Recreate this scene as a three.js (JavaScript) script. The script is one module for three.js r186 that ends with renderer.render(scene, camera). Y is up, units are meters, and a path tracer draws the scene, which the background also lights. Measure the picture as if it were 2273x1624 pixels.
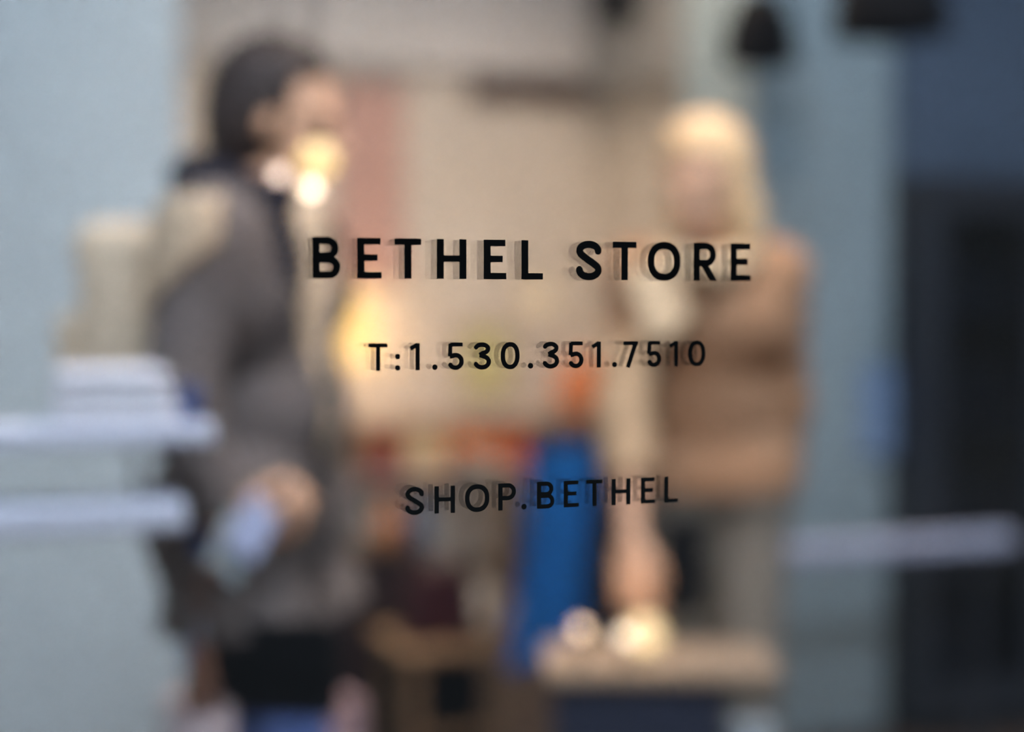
import * as THREE from 'three';
import { RoundedBoxGeometry } from 'three/addons/geometries/RoundedBoxGeometry.js';
import { mergeGeometries } from 'three/addons/utils/BufferGeometryUtils.js';
import { RectAreaLightUniformsLib } from 'three/addons/lights/RectAreaLightUniformsLib.js';
RectAreaLightUniformsLib.init();

// ---------------------------------------------------------------- camera, sky, exposure
// The shop window is the plane z = 0, the street lies at z > 0, the shop at z < 0; floor at y = 0.
const scene = new THREE.Scene();
const camera = new THREE.PerspectiveCamera(27.0, 2273 / 1624, 0.05, 200);
camera.position.set(0, 1.28, 0.9405);
camera.rotation.set(0, 0, 0);
camera.rotation.order = 'YXZ';
camera.rotation.y = -THREE.MathUtils.degToRad(19.866);
camera.rotation.x = -THREE.MathUtils.degToRad(2.269);
camera.focus = 1.002;
camera.userData.fStop = 1.35;
const renderer = new THREE.WebGLRenderer();
renderer.toneMapping = THREE.LinearToneMapping;
renderer.toneMappingExposure = 7.2;
renderer.shadowMap.enabled = true;
scene.background = new THREE.Color().setRGB(0.2, 0.25, 0.3);      // dim overcast dusk
const daylightPanel = 4.5, floodLight = 26, warmSpot = 7.4;

// ---------------------------------------------------------------- helpers
let seed = 7;
const rnd = () => { seed = (seed * 1664525 + 1013904223) >>> 0; return seed / 4294967296; };
const taken = {};
function numbered(n) { const k = taken[n] = (taken[n] ?? -1) + 1; return k ? n + '_' + String(k).padStart(3, '0') : n; }
function shade(o) { o.traverse((m) => { if (m.isMesh) { m.castShadow = true; m.receiveShadow = true; } }); return o; }
function tag(o, label, category, group, kind) {
  Object.assign(o.userData, { label, category });
  if (group) o.userData.group = group;
  if (kind) o.userData.kind = kind;
  return o;
}
function thing(name, label, category, [x, y, z] = [0, 0, 0], turn = 0, group) {
  const o = new THREE.Group(); o.name = numbered(name); scene.add(o);
  o.position.set(x, y, z); o.rotation.y = turn;
  return tag(o, label, category, group);
}
function part(name, geo, mat, parent, [x, y, z] = [0, 0, 0]) {
  const m = new THREE.Mesh(Array.isArray(geo) ? mergeGeometries(geo.map((g) => (g.index ? g.toNonIndexed() : g))) : geo, mat);
  m.name = name; m.position.set(x, y, z); m.castShadow = m.receiveShadow = true; parent.add(m);
  return m;
}
function one(name, label, category, geo, mat, at, group) { const m = part(numbered(name), geo, mat, scene, at); return tag(m, label, category, group); }
function struct(name, label, category, geo, mat, at) { const m = one(name, label, category, geo, mat, at); m.userData.kind = 'structure'; return m; }
const box = (x0, x1, y0, y1, z0, z1, r = 0) => (r ? new RoundedBoxGeometry(x1 - x0, y1 - y0, z1 - z0, 2, r) : new THREE.BoxGeometry(x1 - x0, y1 - y0, z1 - z0)).translate((x0 + x1) / 2, (y0 + y1) / 2, (z0 + z1) / 2);
const V = (x, y, z) => new THREE.Vector3(x, y, z);
const tube = (pts, r, n = 24, s = 8) => new THREE.TubeGeometry(new THREE.CatmullRomCurve3(pts.map((p) => V(...p))), n, r, s);
const cyl = (x, y0, y1, z, r0, r1 = r0, n = 20) => new THREE.CylinderGeometry(r1, r0, y1 - y0, n).translate(x, (y0 + y1) / 2, z);
const lathe = (pts, n = 28) => new THREE.LatheGeometry(pts.map((p) => new THREE.Vector2(...p)), n);

// grain textures: value noise in two layers, tiled
function grain(size, cells, stretch, low, high, s) {
  let q = s; const r = () => { q = (q * 1664525 + 1013904223) >>> 0; return q / 4294967296; };
  const layer = (cx, cy) => {
    const g = Array.from({ length: cx * cy }, r);
    return (u, v) => {
      const x = u * cx, y = v * cy, i = Math.floor(x), j = Math.floor(y), fx = x - i, fy = y - j, at = (a, b) => g[(b % cy) * cx + (a % cx)];
      const sx = fx * fx * (3 - 2 * fx), sy = fy * fy * (3 - 2 * fy);
      return (at(i, j) * (1 - sx) + at(i + 1, j) * sx) * (1 - sy) + (at(i, j + 1) * (1 - sx) + at(i + 1, j + 1) * sx) * sy;
    };
  };
  const a = layer(cells, Math.max(1, Math.round(cells / stretch))), b = layer(cells * 5, Math.max(1, Math.round(cells * 5 / stretch))), c = layer(size / 2, Math.max(2, Math.round(size / 2 / stretch)));
  const d = new Uint8Array(size * size * 4);
  for (let y = 0; y < size; y++) for (let x = 0; x < size; x++) {
    const n = 0.45 * a(x / size, y / size) + 0.3 * b(x / size, y / size) + 0.25 * c(x / size, y / size), v = 255 * (low + (high - low) * n);
    d.set([v, v, v, 255], (y * size + x) * 4);
  }
  const t = new THREE.DataTexture(d, size, size);
  t.wrapS = t.wrapT = THREE.RepeatWrapping; t.magFilter = THREE.LinearFilter; t.colorSpace = THREE.SRGBColorSpace; t.needsUpdate = true;
  return t;
}
const plasterGrain = grain(256, 7, 1, 0.90, 1.0, 11), woodGrain = grain(256, 24, 8, 0.72, 1.0, 23), clothGrain = grain(256, 30, 1, 0.82, 1.0, 37);
const rgb = (r, g, b) => new THREE.Color().setRGB(r / 255, g / 255, b / 255, THREE.SRGBColorSpace);
const mat = (c, roughness = 0.85, more = {}) => new THREE.MeshStandardMaterial({ color: rgb(...c), roughness, ...more });
const wood = (c, r = 0.6) => mat(c, r, { map: woodGrain }), plaster = (c) => mat(c, 0.95, { map: plasterGrain }), cloth = (c) => new THREE.MeshPhysicalMaterial({ color: rgb(...c), roughness: 0.95, sheen: 0.3, sheenRoughness: 0.8, map: clothGrain });
const asphalt = (v) => new THREE.MeshPhysicalMaterial({ color: rgb(v, v, v), roughness: 1, specularIntensity: 0, map: plasterGrain });
const glow = (c, k) => new THREE.MeshStandardMaterial({ color: rgb(120, 104, 84), roughness: 0.4, emissive: rgb(...c), emissiveIntensity: k });
const M = {
  paleWall: plaster([206, 221, 226]), backWall: plaster([222, 212, 198]), bulkhead: plaster([222, 218, 214]), floor: wood([70, 56, 48], 0.7), ceiling: plaster([225, 225, 222]),
  sideWall: plaster([190, 186, 178]), slate: plaster([88, 104, 124]), pillar: plaster([150, 168, 174]), white: mat([236, 238, 242], 0.6), black: new THREE.MeshPhysicalMaterial({ color: rgb(8, 8, 11), roughness: 0.85, specularIntensity: 0.25 }), charcoal: mat([40, 44, 52], 0.5),
  steel: mat([176, 184, 200], 0.35, { metalness: 0.85 }), paleSteel: mat([212, 216, 230], 0.6), walnut: wood([92, 62, 44]), oak: wood([176, 142, 108]), frame: mat([60, 64, 68], 0.45, { metalness: 0.5 }),
  vinyl: new THREE.MeshPhysicalMaterial({ color: rgb(5, 6, 6), roughness: 0.9, specularIntensity: 0.08 }), skin: mat([224, 176, 142], 0.6), brownHair: mat([46, 33, 28], 0.7), blondHair: mat([232, 194, 146], 0.65),
};
const pane = new THREE.MeshPhysicalMaterial({ color: 0xffffff, roughness: 0.0, transmission: 1, thickness: 0, ior: 12.2 });      // half-mirrored solar-control glass

// ---------------------------------------------------------------- the shop's shell
struct('floor', 'dark brown wooden floor of the shop', 'floor', box(-1.8, 4.4, -0.12, 0, -5.0, 0.06), M.floor);
struct('ceiling', 'white plaster ceiling of the shop', 'ceiling', box(-1.8, 4.4, 3.3, 3.42, -5.0, 0.06), M.ceiling);
struct('wall_back', 'warm beige back wall behind the display shelf', 'wall', box(0.3, 2.5, 0, 3.3, -4.95, -4.8), M.backWall);
struct('wall_left', 'pale blue-grey wall behind the man on the left', 'wall', box(-1.8, 0.57, 0, 3.3, -4.95, -3.3), M.paleWall);
struct('wall_right', 'dark slate-blue wall around the dark cabinet on the right', 'wall', box(2.5, 4.4, 0, 3.3, -4.95, -3.1), M.slate);
struct('wall_return', 'warm beige return wall at the right end of the alcove', 'wall', box(2.46, 2.5, 0, 3.3, -4.8, -3.4), M.backWall);
struct('wall_side', 'plain side wall at the shop\'s left end, out of frame', 'wall', box(-1.95, -1.8, 0, 3.3, -5.0, 0.06), M.sideWall);
struct('wall_end', 'plain side wall at the shop\'s right end, out of frame', 'wall', box(4.4, 4.55, 0, 3.3, -5.0, 0.06), M.sideWall);
struct('trim_1', 'grey-white boxed bulkhead along the top of the beige wall', 'trim', box(0.57, 2.46, 2.2, 3.3, -4.8, -4.74), M.bulkhead);
struct('trim_3', 'grey boxed bulkhead along the top of the return wall', 'trim', box(2.38, 2.46, 2.1, 3.3, -4.74, -3.4), plaster([160, 160, 158]));
struct('trim_2', 'light grey pilaster between the alcove and the dark cabinet', 'trim', box(2.14, 2.62, 0, 3.3, -3.4, -2.96, 0.01), M.pillar);
struct('wall_front', 'grey shopfront wall around the big window', 'wall', [box(-1.8, -1.0, 0, 3.3, -0.06, 0.06), box(4.0, 4.4, 0, 3.3, -0.06, 0.06), box(-1.0, 4.0, 0, 0.3, -0.06, 0.06), box(-1.0, 4.0, 3.18, 3.3, -0.06, 0.06)], M.sideWall);
const glassGap = 0.0068;
{ // the shop window: two half-mirrored sheets of glass, a few millimetres apart, in a slim metal frame; the letters on the back of the outer sheet are doubled by the light that bounces between the two
  const w = thing('window_1', 'large clear shop window that carries the black lettering', 'window'); w.userData.kind = 'structure';
  part('window_frame', [box(-1.0, 4.0, 0.3, 0.36, -0.045, 0.03), box(-1.0, 4.0, 3.12, 3.18, -0.045, 0.03), box(-1.0, -0.94, 0.36, 3.12, -0.045, 0.03), box(3.94, 4.0, 0.36, 3.12, -0.045, 0.03)], M.frame, w);
  part('outer_pane', new THREE.PlaneGeometry(4.88, 2.76), pane, w, [1.5, 1.74, 0]);
  part('inner_pane', new THREE.PlaneGeometry(4.88, 2.76), pane, w, [1.5, 1.74, -glassGap]);
}
// ---------------------------------------------------------------- the street behind the camera, mirrored faintly in the glass
struct('sidewalk', 'grey pavement in front of the shop', 'pavement', box(-14, 16, -0.3, -0.02, 0.06, 3.2), asphalt(20));
struct('road', 'dark asphalt road behind the camera', 'road', box(-30, 32, -0.4, -0.14, 3.2, 15), asphalt(16));
{
  const b = thing('street_building', 'low dark building across the street behind the camera', 'building', [0, -0.14, 15]);
  part('wall', box(-26, 30, 0, 7.0, 0, 5), asphalt(16), b);
  part('roof_edge', box(-26.1, 30.1, 7.0, 7.2, -0.12, 5), asphalt(14), b);
  for (let i = 0; i < 12; i++) { const f = part('window', box(-23.4 + i * 4.4, -21.4 + i * 4.4, 1.1, 3.6, -0.06, 0.02), asphalt(14), b); part('pane', box(-23.3 + i * 4.4, -21.5 + i * 4.4, 1.2, 3.5, -0.08, -0.06), asphalt(12), f); }
}

// ---------------------------------------------------------------- lamps of the shop
function ledPanel(x, z, w, d, k, label) {
  const t = thing('ceiling_panel', label, 'ceiling light', [x, 3.3, z], 0, 'cool white ceiling panels');
  part('frame', box(-w / 2 - 0.03, w / 2 + 0.03, -0.03, 0, -d / 2 - 0.03, d / 2 + 0.03), M.white, t);
  part('diffuser_light', box(-w / 2, w / 2, -0.034, -0.03, -d / 2, d / 2), glow([225, 238, 255], 1), t);
  const l = new THREE.RectAreaLight(rgb(214, 232, 255), k, w, d); l.position.set(x, 3.26, z); l.lookAt(x, 0, z); l.name = 'panel'; l.castShadow = true; scene.add(l);
}
ledPanel(-0.35, -0.75, 1.2, 0.6, daylightPanel, 'cool white ceiling panel above the pale wall, out of frame');
ledPanel(2.4, -0.75, 1.2, 0.6, daylightPanel, 'cool white ceiling panel above the handrail, out of frame');
function floodlight(x, aimX, label) {          // long window floodlight above the glass, aimed into the shop
  const t = thing('window_floodlight', label, 'floodlight', [x, 2.98, -0.16], 0, 'floodlights above the window'), at = V(x, 2.98, -0.16), to = V(aimX, 0.35, -2.8);
  const body = new THREE.Group(); body.name = 'housing'; t.add(body);
  const m = new THREE.Matrix4().lookAt(at, to, V(0, 1, 0)); body.quaternion.setFromRotationMatrix(m);
  part('case', box(-0.62, 0.62, -0.17, 0.17, 0.0, 0.05, 0.01), M.charcoal, body);
  part('diffuser_light', box(-0.6, 0.6, -0.15, 0.15, -0.004, 0.0), glow([226, 238, 255], 1), body);
  for (const s of [-0.5, 0.5]) part('bracket', box(s - 0.015, s + 0.015, 0, 0.32, -0.02, 0.02), M.charcoal, t);
  const l = new THREE.RectAreaLight(rgb(218, 234, 255), floodLight, 1.2, 0.3); l.position.copy(at.clone().addScaledVector(to.clone().sub(at).normalize(), 0.03)); l.lookAt(to); l.castShadow = true; l.name = 'flood'; scene.add(l);
}
floodlight(-0.1, 0.2, 'long cool white floodlight above the window, over the display stand');
floodlight(2.0, 2.1, 'long cool white floodlight above the window, over the display table');
function downlight(x, z, label, aim = 0.2) {
  const t = thing('ceiling_downlight', label, 'ceiling light', [x, 3.3, z], 0, 'warm ceiling downlights');
  part('ring', new THREE.TorusGeometry(0.055, 0.01, 8, 28).rotateX(Math.PI / 2), M.white, t, [0, -0.008, 0]);
  part('lens_light', new THREE.CylinderGeometry(0.05, 0.05, 0.008, 24), glow([255, 205, 150], 2), t, [0, -0.005, 0]);
  const l = new THREE.SpotLight(rgb(255, 228, 202), warmSpot, 0, 1.2, 0.6, 2); l.position.set(x, 3.26, z); l.target.position.set(x, 0, z - aim); l.shadow.radius = 3; l.castShadow = true; l.name = 'downlight'; scene.add(l, l.target);
}
downlight(1.4, -3.1, 'round warm downlight nearer the man, in front of the wall shelf', 0.3);
downlight(1.95, -3.1, 'round warm downlight beside the pilaster', 0.3);
downlight(1.2, -1.3, 'round warm downlight over the table by the window');
function pendant(x, y, z, r, label) {
  const t = thing('pendant_lamp', label, 'pendant lamp', [x, y, z], 0, 'black pendant lamps');
  part('cord', cyl(0, r * 1.8, 3.3 - y, 0, 0.004, 0.004, 8), M.black, t);
  part('shade', lathe([[0.012, r * 1.9], [r * 0.5, r * 1.75], [r * 0.85, r * 1.1], [r, 0], [r * 0.97, 0], [r * 0.8, r * 1.05], [r * 0.45, r * 1.65], [0.01, r * 1.75]]), M.black, t);
  part('socket', cyl(0, r * 1.0, r * 1.7, 0, r * 0.3), M.black, t);
}
pendant(1.825, 2.12, -3.2, 0.075, 'unlit black pendant lamp above the alcove, left of the woman');
pendant(2.053, 1.935, -2.75, 0.105, 'unlit black pendant lamp in front of the light grey pilaster');
pendant(2.10, 1.93, -2.2, 0.14, 'largest unlit black pendant lamp, in front of the slate-blue wall');

// ---------------------------------------------------------------- lettering on the glass
const GLYPH = (() => {
  const rect = (x0, y0, x1, y1) => (x, y) => { const dx = Math.abs(x - (x0 + x1) / 2) - (x1 - x0) / 2, dy = Math.abs(y - (y0 + y1) / 2) - (y1 - y0) / 2; return Math.hypot(Math.max(dx, 0), Math.max(dy, 0)) + Math.min(Math.max(dx, dy), 0); };
  const stroke = (pts, s) => (x, y) => {          // flat ends, round joints
    let best = 9;
    for (let i = 0; i + 1 < pts.length; i++) {
      const [ax, ay] = pts[i], [bx, by] = pts[i + 1], L = Math.hypot(bx - ax, by - ay), ux = (bx - ax) / L, uy = (by - ay) / L, t = (x - ax) * ux + (y - ay) * uy, n = Math.abs((x - ax) * uy - (y - ay) * ux);
      let d;
      if (t < 0) d = i === 0 ? Math.max(n - s / 2, -t) : Math.hypot(t, n) - s / 2;
      else if (t > L) d = i === pts.length - 2 ? Math.max(n - s / 2, t - L) : Math.hypot(t - L, n) - s / 2;
      else d = n - s / 2;
      best = Math.min(best, d);
    }
    return best;
  };
  const smooth = (pts, n = 60) => new THREE.CatmullRomCurve3(pts.map(([x, y]) => V(x, y, 0)), false, 'centripetal').getPoints(n).map((p) => [p.x, p.y]);
  const arc = (cx, cy, rx, ry, a0, a1, n = 24) => Array.from({ length: n + 1 }, (_, i) => { const a = (a0 + (a1 - a0) * i / n) * Math.PI / 180; return [cx + rx * Math.cos(a), cy + ry * Math.sin(a)]; });
  const oval = (w, s) => { const p = []; for (let i = 0; i <= 72; i++) { const a = i / 72 * 2 * Math.PI, c = Math.cos(a), q = Math.sin(a), e = 2 / 2.25; p.push([w / 2 + (w - s) / 2 * Math.sign(c) * Math.abs(c) ** e, 0.5 + (1 - s) / 2 * Math.sign(q) * Math.abs(q) ** e]); } return stroke([...p, p[1]], s); };
  const any = (...f) => (x, y) => { let m = 9; for (const g of f) m = Math.min(m, g(x, y)); return m; };
  return (ch, w, s) => {
    const h = s * 0.88, a = s / 2, bowl = (y0, y1, xr) => { const m = (y0 + y1) / 2, ry = (y1 - y0) / 2 - h / 2, cx = xr - s / 2 - ry * 0.98; return stroke([[s / 2, y1 - h / 2], ...arc(cx, m, ry * 0.98, ry, 90, -90), [s / 2, y0 + h / 2]], s * 0.95); };
    switch (ch) {
      case 'E': return any(rect(0, 0, s, 1), rect(0, 0, w, h), rect(0, 1 - h, w * 0.96, 1), rect(0, 0.515 - h / 2, w * 0.84, 0.515 + h / 2));
      case 'T': return any(rect(w / 2 - a, 0, w / 2 + a, 1), rect(0, 1 - h, w, 1));
      case 'H': return any(rect(0, 0, s, 1), rect(w - s, 0, w, 1), rect(0, 0.51 - h / 2, w, 0.51 + h / 2));
      case 'L': return any(rect(0, 0, s, 1), rect(0, 0, w, h));
      case 'B': return any(rect(0, 0, s, 1), bowl(0.465, 1, w * 0.94), bowl(0, 0.545, w));
      case 'P': return any(rect(0, 0, s, 1), bowl(0.38, 1, w));
      case 'R': return any(rect(0, 0, s, 1), bowl(0.43, 1, w * 0.95), stroke([[w * 0.5, 0.48], [w - a * 1.08, -0.02]], s), ).clipped;
      case 'O': case '0': return oval(w, s);
case 'S': return stroke(smooth([...arc(w / 2, 0.745, w / 2 - a * 1.05, 0.255 - a, -6, 214, 14), ...arc(w / 2, 0.262, w / 2 - a, 0.262 - a, 34, -186, 14)], 110), s);
      case '1': return any(rect(w - s, 0, w, 1), stroke([[0.03, 0.795], [w - a * 1.05, 0.955]], s * 0.93));
case '5': return any(stroke([[w * 0.93, 1 - h / 2], [w * 0.2, 1 - h / 2]], h), stroke([[w * 0.2, 1 - h / 3], [w * 0.165, 0.5]], s * 0.92), stroke([[w * 0.165, 0.5], ...arc(w * 0.5, 0.312, w / 2 - a, 0.312 - a, 118, -158, 26)], s));
case '3': return any(stroke([...arc(w * 0.48, 0.762, w * 0.48 - a, 0.238 - a, 168, -78, 26), [w * 0.36, 0.535]], s), stroke([[w * 0.36, 0.535], ...arc(w * 0.49, 0.285, w * 0.51 - a, 0.285 - a, 72, -166, 26)], s));
      case '7': return any(rect(0, 1 - h, w, 1), stroke([[w - s * 0.62, 1 - h / 2], [w * 0.3, -0.005]], s));
      case '.': return (x, y) => Math.hypot(x - w / 2, y - w / 2) - w / 2;
      case ':': return (x, y) => Math.min(Math.hypot(x - w / 2, y - w / 2), Math.hypot(x - w / 2, y - 0.515)) - w / 2;
    }
  };
})();
// outline of a distance field on a grid -> Shapes (marching squares)
function shapesOf(f, x0, x1, y0, y1, n) {
  const d = (y1 - y0) / n, nx = Math.ceil((x1 - x0) / d), g = [];
  for (let j = 0; j <= n; j++) { g.push([]); for (let i = 0; i <= nx; i++) g[j].push(f(x0 + i * d, y0 + j * d) || 1e-9); }
  const next = new Map(), point = new Map();
  const edge = (i, j, hor) => {
    const k = (hor ? 'h' : 'v') + i + ',' + j;
    if (!point.has(k)) { const a = g[j][i], b = hor ? g[j][i + 1] : g[j + 1][i], t = a / (a - b); point.set(k, hor ? [x0 + (i + t) * d, y0 + j * d] : [x0 + i * d, y0 + (j + t) * d]); }
    return k;
  };
  for (let j = 0; j < n; j++) for (let i = 0; i < nx; i++) {
    const c = [g[j][i] < 0, g[j][i + 1] < 0, g[j + 1][i + 1] < 0, g[j + 1][i] < 0], e = [() => edge(i, j, true), () => edge(i + 1, j, false), () => edge(i, j + 1, true), () => edge(i, j, false)];
    const out = [], into = [];
    for (let q = 0; q < 4; q++) { if (c[q] && !c[(q + 1) % 4]) out.push(q); if (!c[q] && c[(q + 1) % 4]) into.push(q); }
    for (const o of out) { let best = into[0]; if (into.length > 1) best = into.find((q) => q === (o + 3) % 4) ?? into[0]; next.set(e[o](), e[best]()); }
  }
  const loops = [];
  while (next.size) { const [s] = next.keys(), l = []; let k = s; while (next.has(k)) { l.push(point.get(k)); const m = next.get(k); next.delete(k); k = m; } loops.push(l); }
  const pts = loops.filter((l) => l.length > 5).map((l) => l.map(([x, y]) => new THREE.Vector2(x, y)));
  const area = pts.map((p) => THREE.ShapeUtils.area(p)), big = Math.max(...area.map(Math.abs)), sign = Math.sign(area[area.findIndex((a) => Math.abs(a) === big)]);
  const inside = (p, poly) => { let r = false; for (let i = 0, j = poly.length - 1; i < poly.length; j = i++) if ((poly[i].y > p.y) !== (poly[j].y > p.y) && p.x < (poly[j].x - poly[i].x) * (p.y - poly[i].y) / (poly[j].y - poly[i].y) + poly[i].x) r = !r; return r; };
  const shapes = pts.filter((_, i) => Math.sign(area[i]) === sign).map((p) => new THREE.Shape(p));
  pts.forEach((p, i) => { if (Math.sign(area[i]) !== sign) shapes.find((s) => inside(p[0], s.getPoints())).holes.push(new THREE.Path(p)); });
  return shapes;
}
const glyphCache = new Map();
function glyph(ch, w, s, cap, depth) {
  const key = [ch, w.toFixed(3), s, cap, depth].join();
  if (!glyphCache.has(key)) {
    let f = GLYPH(ch, w, s);
    if (ch === 'R') { const base = GLYPH('P', w * 0.96, s), x0 = w * 0.42, y0 = 0.46, x1 = w - s * 0.56, y1 = 0.0; f = (x, y) => { const L = Math.hypot(x1 - x0, y1 - y0), ux = (x1 - x0) / L, uy = (y1 - y0) / L, n = Math.abs((x - x0) * uy - (y - y0) * ux) - s / 2; return Math.min(base(x, y - 0.0), Math.max(n, y - 0.46, -y)); }; }
    const m = 0.06, sh = shapesOf(f, -m, w + m, -m, 1 + m, 88);
    const geo = new THREE.ExtrudeGeometry(sh, { depth: depth / cap, bevelEnabled: false, curveSegments: 1 });
    geo.scale(cap, cap, cap);
    glyphCache.set(key, geo);
  }
  return glyphCache.get(key);
}
function lettering(text, label, baseline, cap, weight, xs) {      // xs: [left, right] of each character in mm
  const t = thing('window_lettering', label, 'lettering', [xs[0][0] / 1000, baseline, 0], 0, 'lettering on the shop window');
  [...text].forEach((ch, i) => {
    const [a, b] = xs[i], w = (b - a) / 1000 / cap, kind = /[.:]/.test(ch) ? 'mark' : /\d/.test(ch) ? 'digit' : 'letter', over = /[SO035]/.test(ch) ? 1.025 : 1, c = cap * over, y = over > 1 ? -0.0125 * cap : 0;
    const l = part(kind, glyph(ch, w / over, weight, c, 0.0003), M.vinyl, t, [(a - xs[0][0]) / 1000, y, -0.0005]);
    l.userData.label = 'black ' + kind + ' ' + ch;
  });
}
lettering('BETHELSTORE', 'largest line of black lettering on the glass, reading BETHEL STORE', 1.2972, 0.0257, 0.182,
  [[207.1, 225.1], [235.8, 251.8], [260.3, 278.0], [288.5, 308.5], [320.4, 335.9], [346.6, 361.6], [385.3, 403.7], [411.9, 429.3], [437.7, 462.1], [472.2, 490.0], [500.6, 516.3]]);
lettering('T:1.530.351.7510', 'middle line of black lettering on the glass, a telephone number after T:', 1.2385, 0.0174, 0.165,
  [[243.1, 255.5], [260.4, 263.9], [270.2, 276.9], [285.2, 288.8], [295.4, 306.6], [313.3, 325.3], [332.1, 345.2], [351.1, 354.8], [361.5, 373.2], [379.6, 390.7], [396.7, 403.3], [411.6, 415.2], [419.9, 430.6], [437.0, 447.8], [454.1, 460.7], [468.4, 481.5]]);
lettering('SHOP.BETHEL', 'lowest line of black lettering on the glass, reading SHOP.BETHEL', 1.1454, 0.0177, 0.165,
  [[267.0, 279.5], [286.6, 300.5], [307.4, 324.1], [330.4, 342.7], [346.6, 350.2], [357.6, 370.0], [376.7, 387.5], [392.8, 404.8], [411.7, 425.3], [433.1, 443.7], [450.8, 461.0]]);

// ---------------------------------------------------------------- people: distance fields meshed by surface nets
function nets(f, [ax, ay, az], [bx, by, bz], h) {
  const nx = Math.ceil((bx - ax) / h) + 1, ny = Math.ceil((by - ay) / h) + 1, nz = Math.ceil((bz - az) / h) + 1, F = new Float32Array(nx * ny * nz), id = (i, j, k) => (k * ny + j) * nx + i;
  for (let k = 0; k < nz; k++) for (let j = 0; j < ny; j++) for (let i = 0; i < nx; i++) F[id(i, j, k)] = f(ax + i * h, ay + j * h, az + k * h);
  const pos = [], nor = [], idx = [], at = new Int32Array(nx * ny * nz).fill(-1), E = [[0, 0, 0], [1, 0, 0], [0, 1, 0], [1, 1, 0], [0, 0, 1], [1, 0, 1], [0, 1, 1], [1, 1, 1]], pairs = [[0, 1], [2, 3], [4, 5], [6, 7], [0, 2], [1, 3], [4, 6], [5, 7], [0, 4], [1, 5], [2, 6], [3, 7]];
  for (let k = 0; k < nz - 1; k++) for (let j = 0; j < ny - 1; j++) for (let i = 0; i < nx - 1; i++) {
    const c = E.map(([x, y, z]) => F[id(i + x, j + y, k + z)]);
    let n = 0, X = 0, Y = 0, Z = 0;
    for (const [a, b] of pairs) if ((c[a] < 0) !== (c[b] < 0)) { const t = c[a] / (c[a] - c[b]); X += E[a][0] + t * (E[b][0] - E[a][0]); Y += E[a][1] + t * (E[b][1] - E[a][1]); Z += E[a][2] + t * (E[b][2] - E[a][2]); n++; }
    if (!n) continue;
    const x = ax + (i + X / n) * h, y = ay + (j + Y / n) * h, z = az + (k + Z / n) * h, e = h * 0.5;
    const g = V(f(x + e, y, z) - f(x - e, y, z), f(x, y + e, z) - f(x, y - e, z), f(x, y, z + e) - f(x, y, z - e)).normalize();
    at[id(i, j, k)] = pos.length / 3; pos.push(x, y, z); nor.push(g.x, g.y, g.z);
  }
  const quad = (a, b, c, d, flip) => { if (a < 0 || b < 0 || c < 0 || d < 0) return; flip ? idx.push(a, c, b, a, d, c) : idx.push(a, b, c, a, c, d); };
  for (let k = 1; k < nz - 1; k++) for (let j = 1; j < ny - 1; j++) for (let i = 1; i < nx - 1; i++) {
    const s = F[id(i, j, k)] < 0;
    if (s !== F[id(i + 1, j, k)] < 0) quad(at[id(i, j - 1, k - 1)], at[id(i, j, k - 1)], at[id(i, j, k)], at[id(i, j - 1, k)], !s);
    if (s !== F[id(i, j + 1, k)] < 0) quad(at[id(i - 1, j, k - 1)], at[id(i - 1, j, k)], at[id(i, j, k)], at[id(i, j, k - 1)], !s);
    if (s !== F[id(i, j, k + 1)] < 0) quad(at[id(i - 1, j - 1, k)], at[id(i, j - 1, k)], at[id(i, j, k)], at[id(i - 1, j, k)], !s);
  }
  const g = new THREE.BufferGeometry();
  g.setAttribute('position', new THREE.Float32BufferAttribute(pos, 3)); g.setAttribute('normal', new THREE.Float32BufferAttribute(nor, 3)); g.setIndex(idx);
  g.setAttribute('uv', new THREE.Float32BufferAttribute(Array.from({ length: pos.length / 3 }, (_, i) => [(pos[i * 3] + pos[i * 3 + 2]) * 2, pos[i * 3 + 1] * 2]).flat(), 2));
  return g;
}
const smin = (a, b, k) => { const h = Math.max(k - Math.abs(a - b), 0) / k; return Math.min(a, b) - h * h * k * 0.25; };
const cap = (a, b, ra, rb = ra) => { const [ax, ay, az] = a, dx = b[0] - ax, dy = b[1] - ay, dz = b[2] - az, L = dx * dx + dy * dy + dz * dz || 1e-9; return (x, y, z) => { const px = x - ax, py = y - ay, pz = z - az, t = Math.min(1, Math.max(0, (px * dx + py * dy + pz * dz) / L)); return Math.hypot(px - t * dx, py - t * dy, pz - t * dz) - (ra + (rb - ra) * t); }; };
const ell = (c, r) => (x, y, z) => { const X = (x - c[0]) / r[0], Y = (y - c[1]) / r[1], Z = (z - c[2]) / r[2], k = Math.hypot(X, Y, Z), g = Math.hypot(X / r[0], Y / r[1], Z / r[2]); return k < 1e-6 ? -Math.min(...r) : k * (k - 1) / g; };
const blend = (list, k) => (x, y, z) => { let d = list[0](x, y, z); for (let i = 1; i < list.length; i++) d = smin(d, list[i](x, y, z), k); return d; };
const grow = (f, r) => (x, y, z) => f(x, y, z) - r;
const cut = (f, g) => (x, y, z) => Math.max(f(x, y, z), g(x, y, z));
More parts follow.
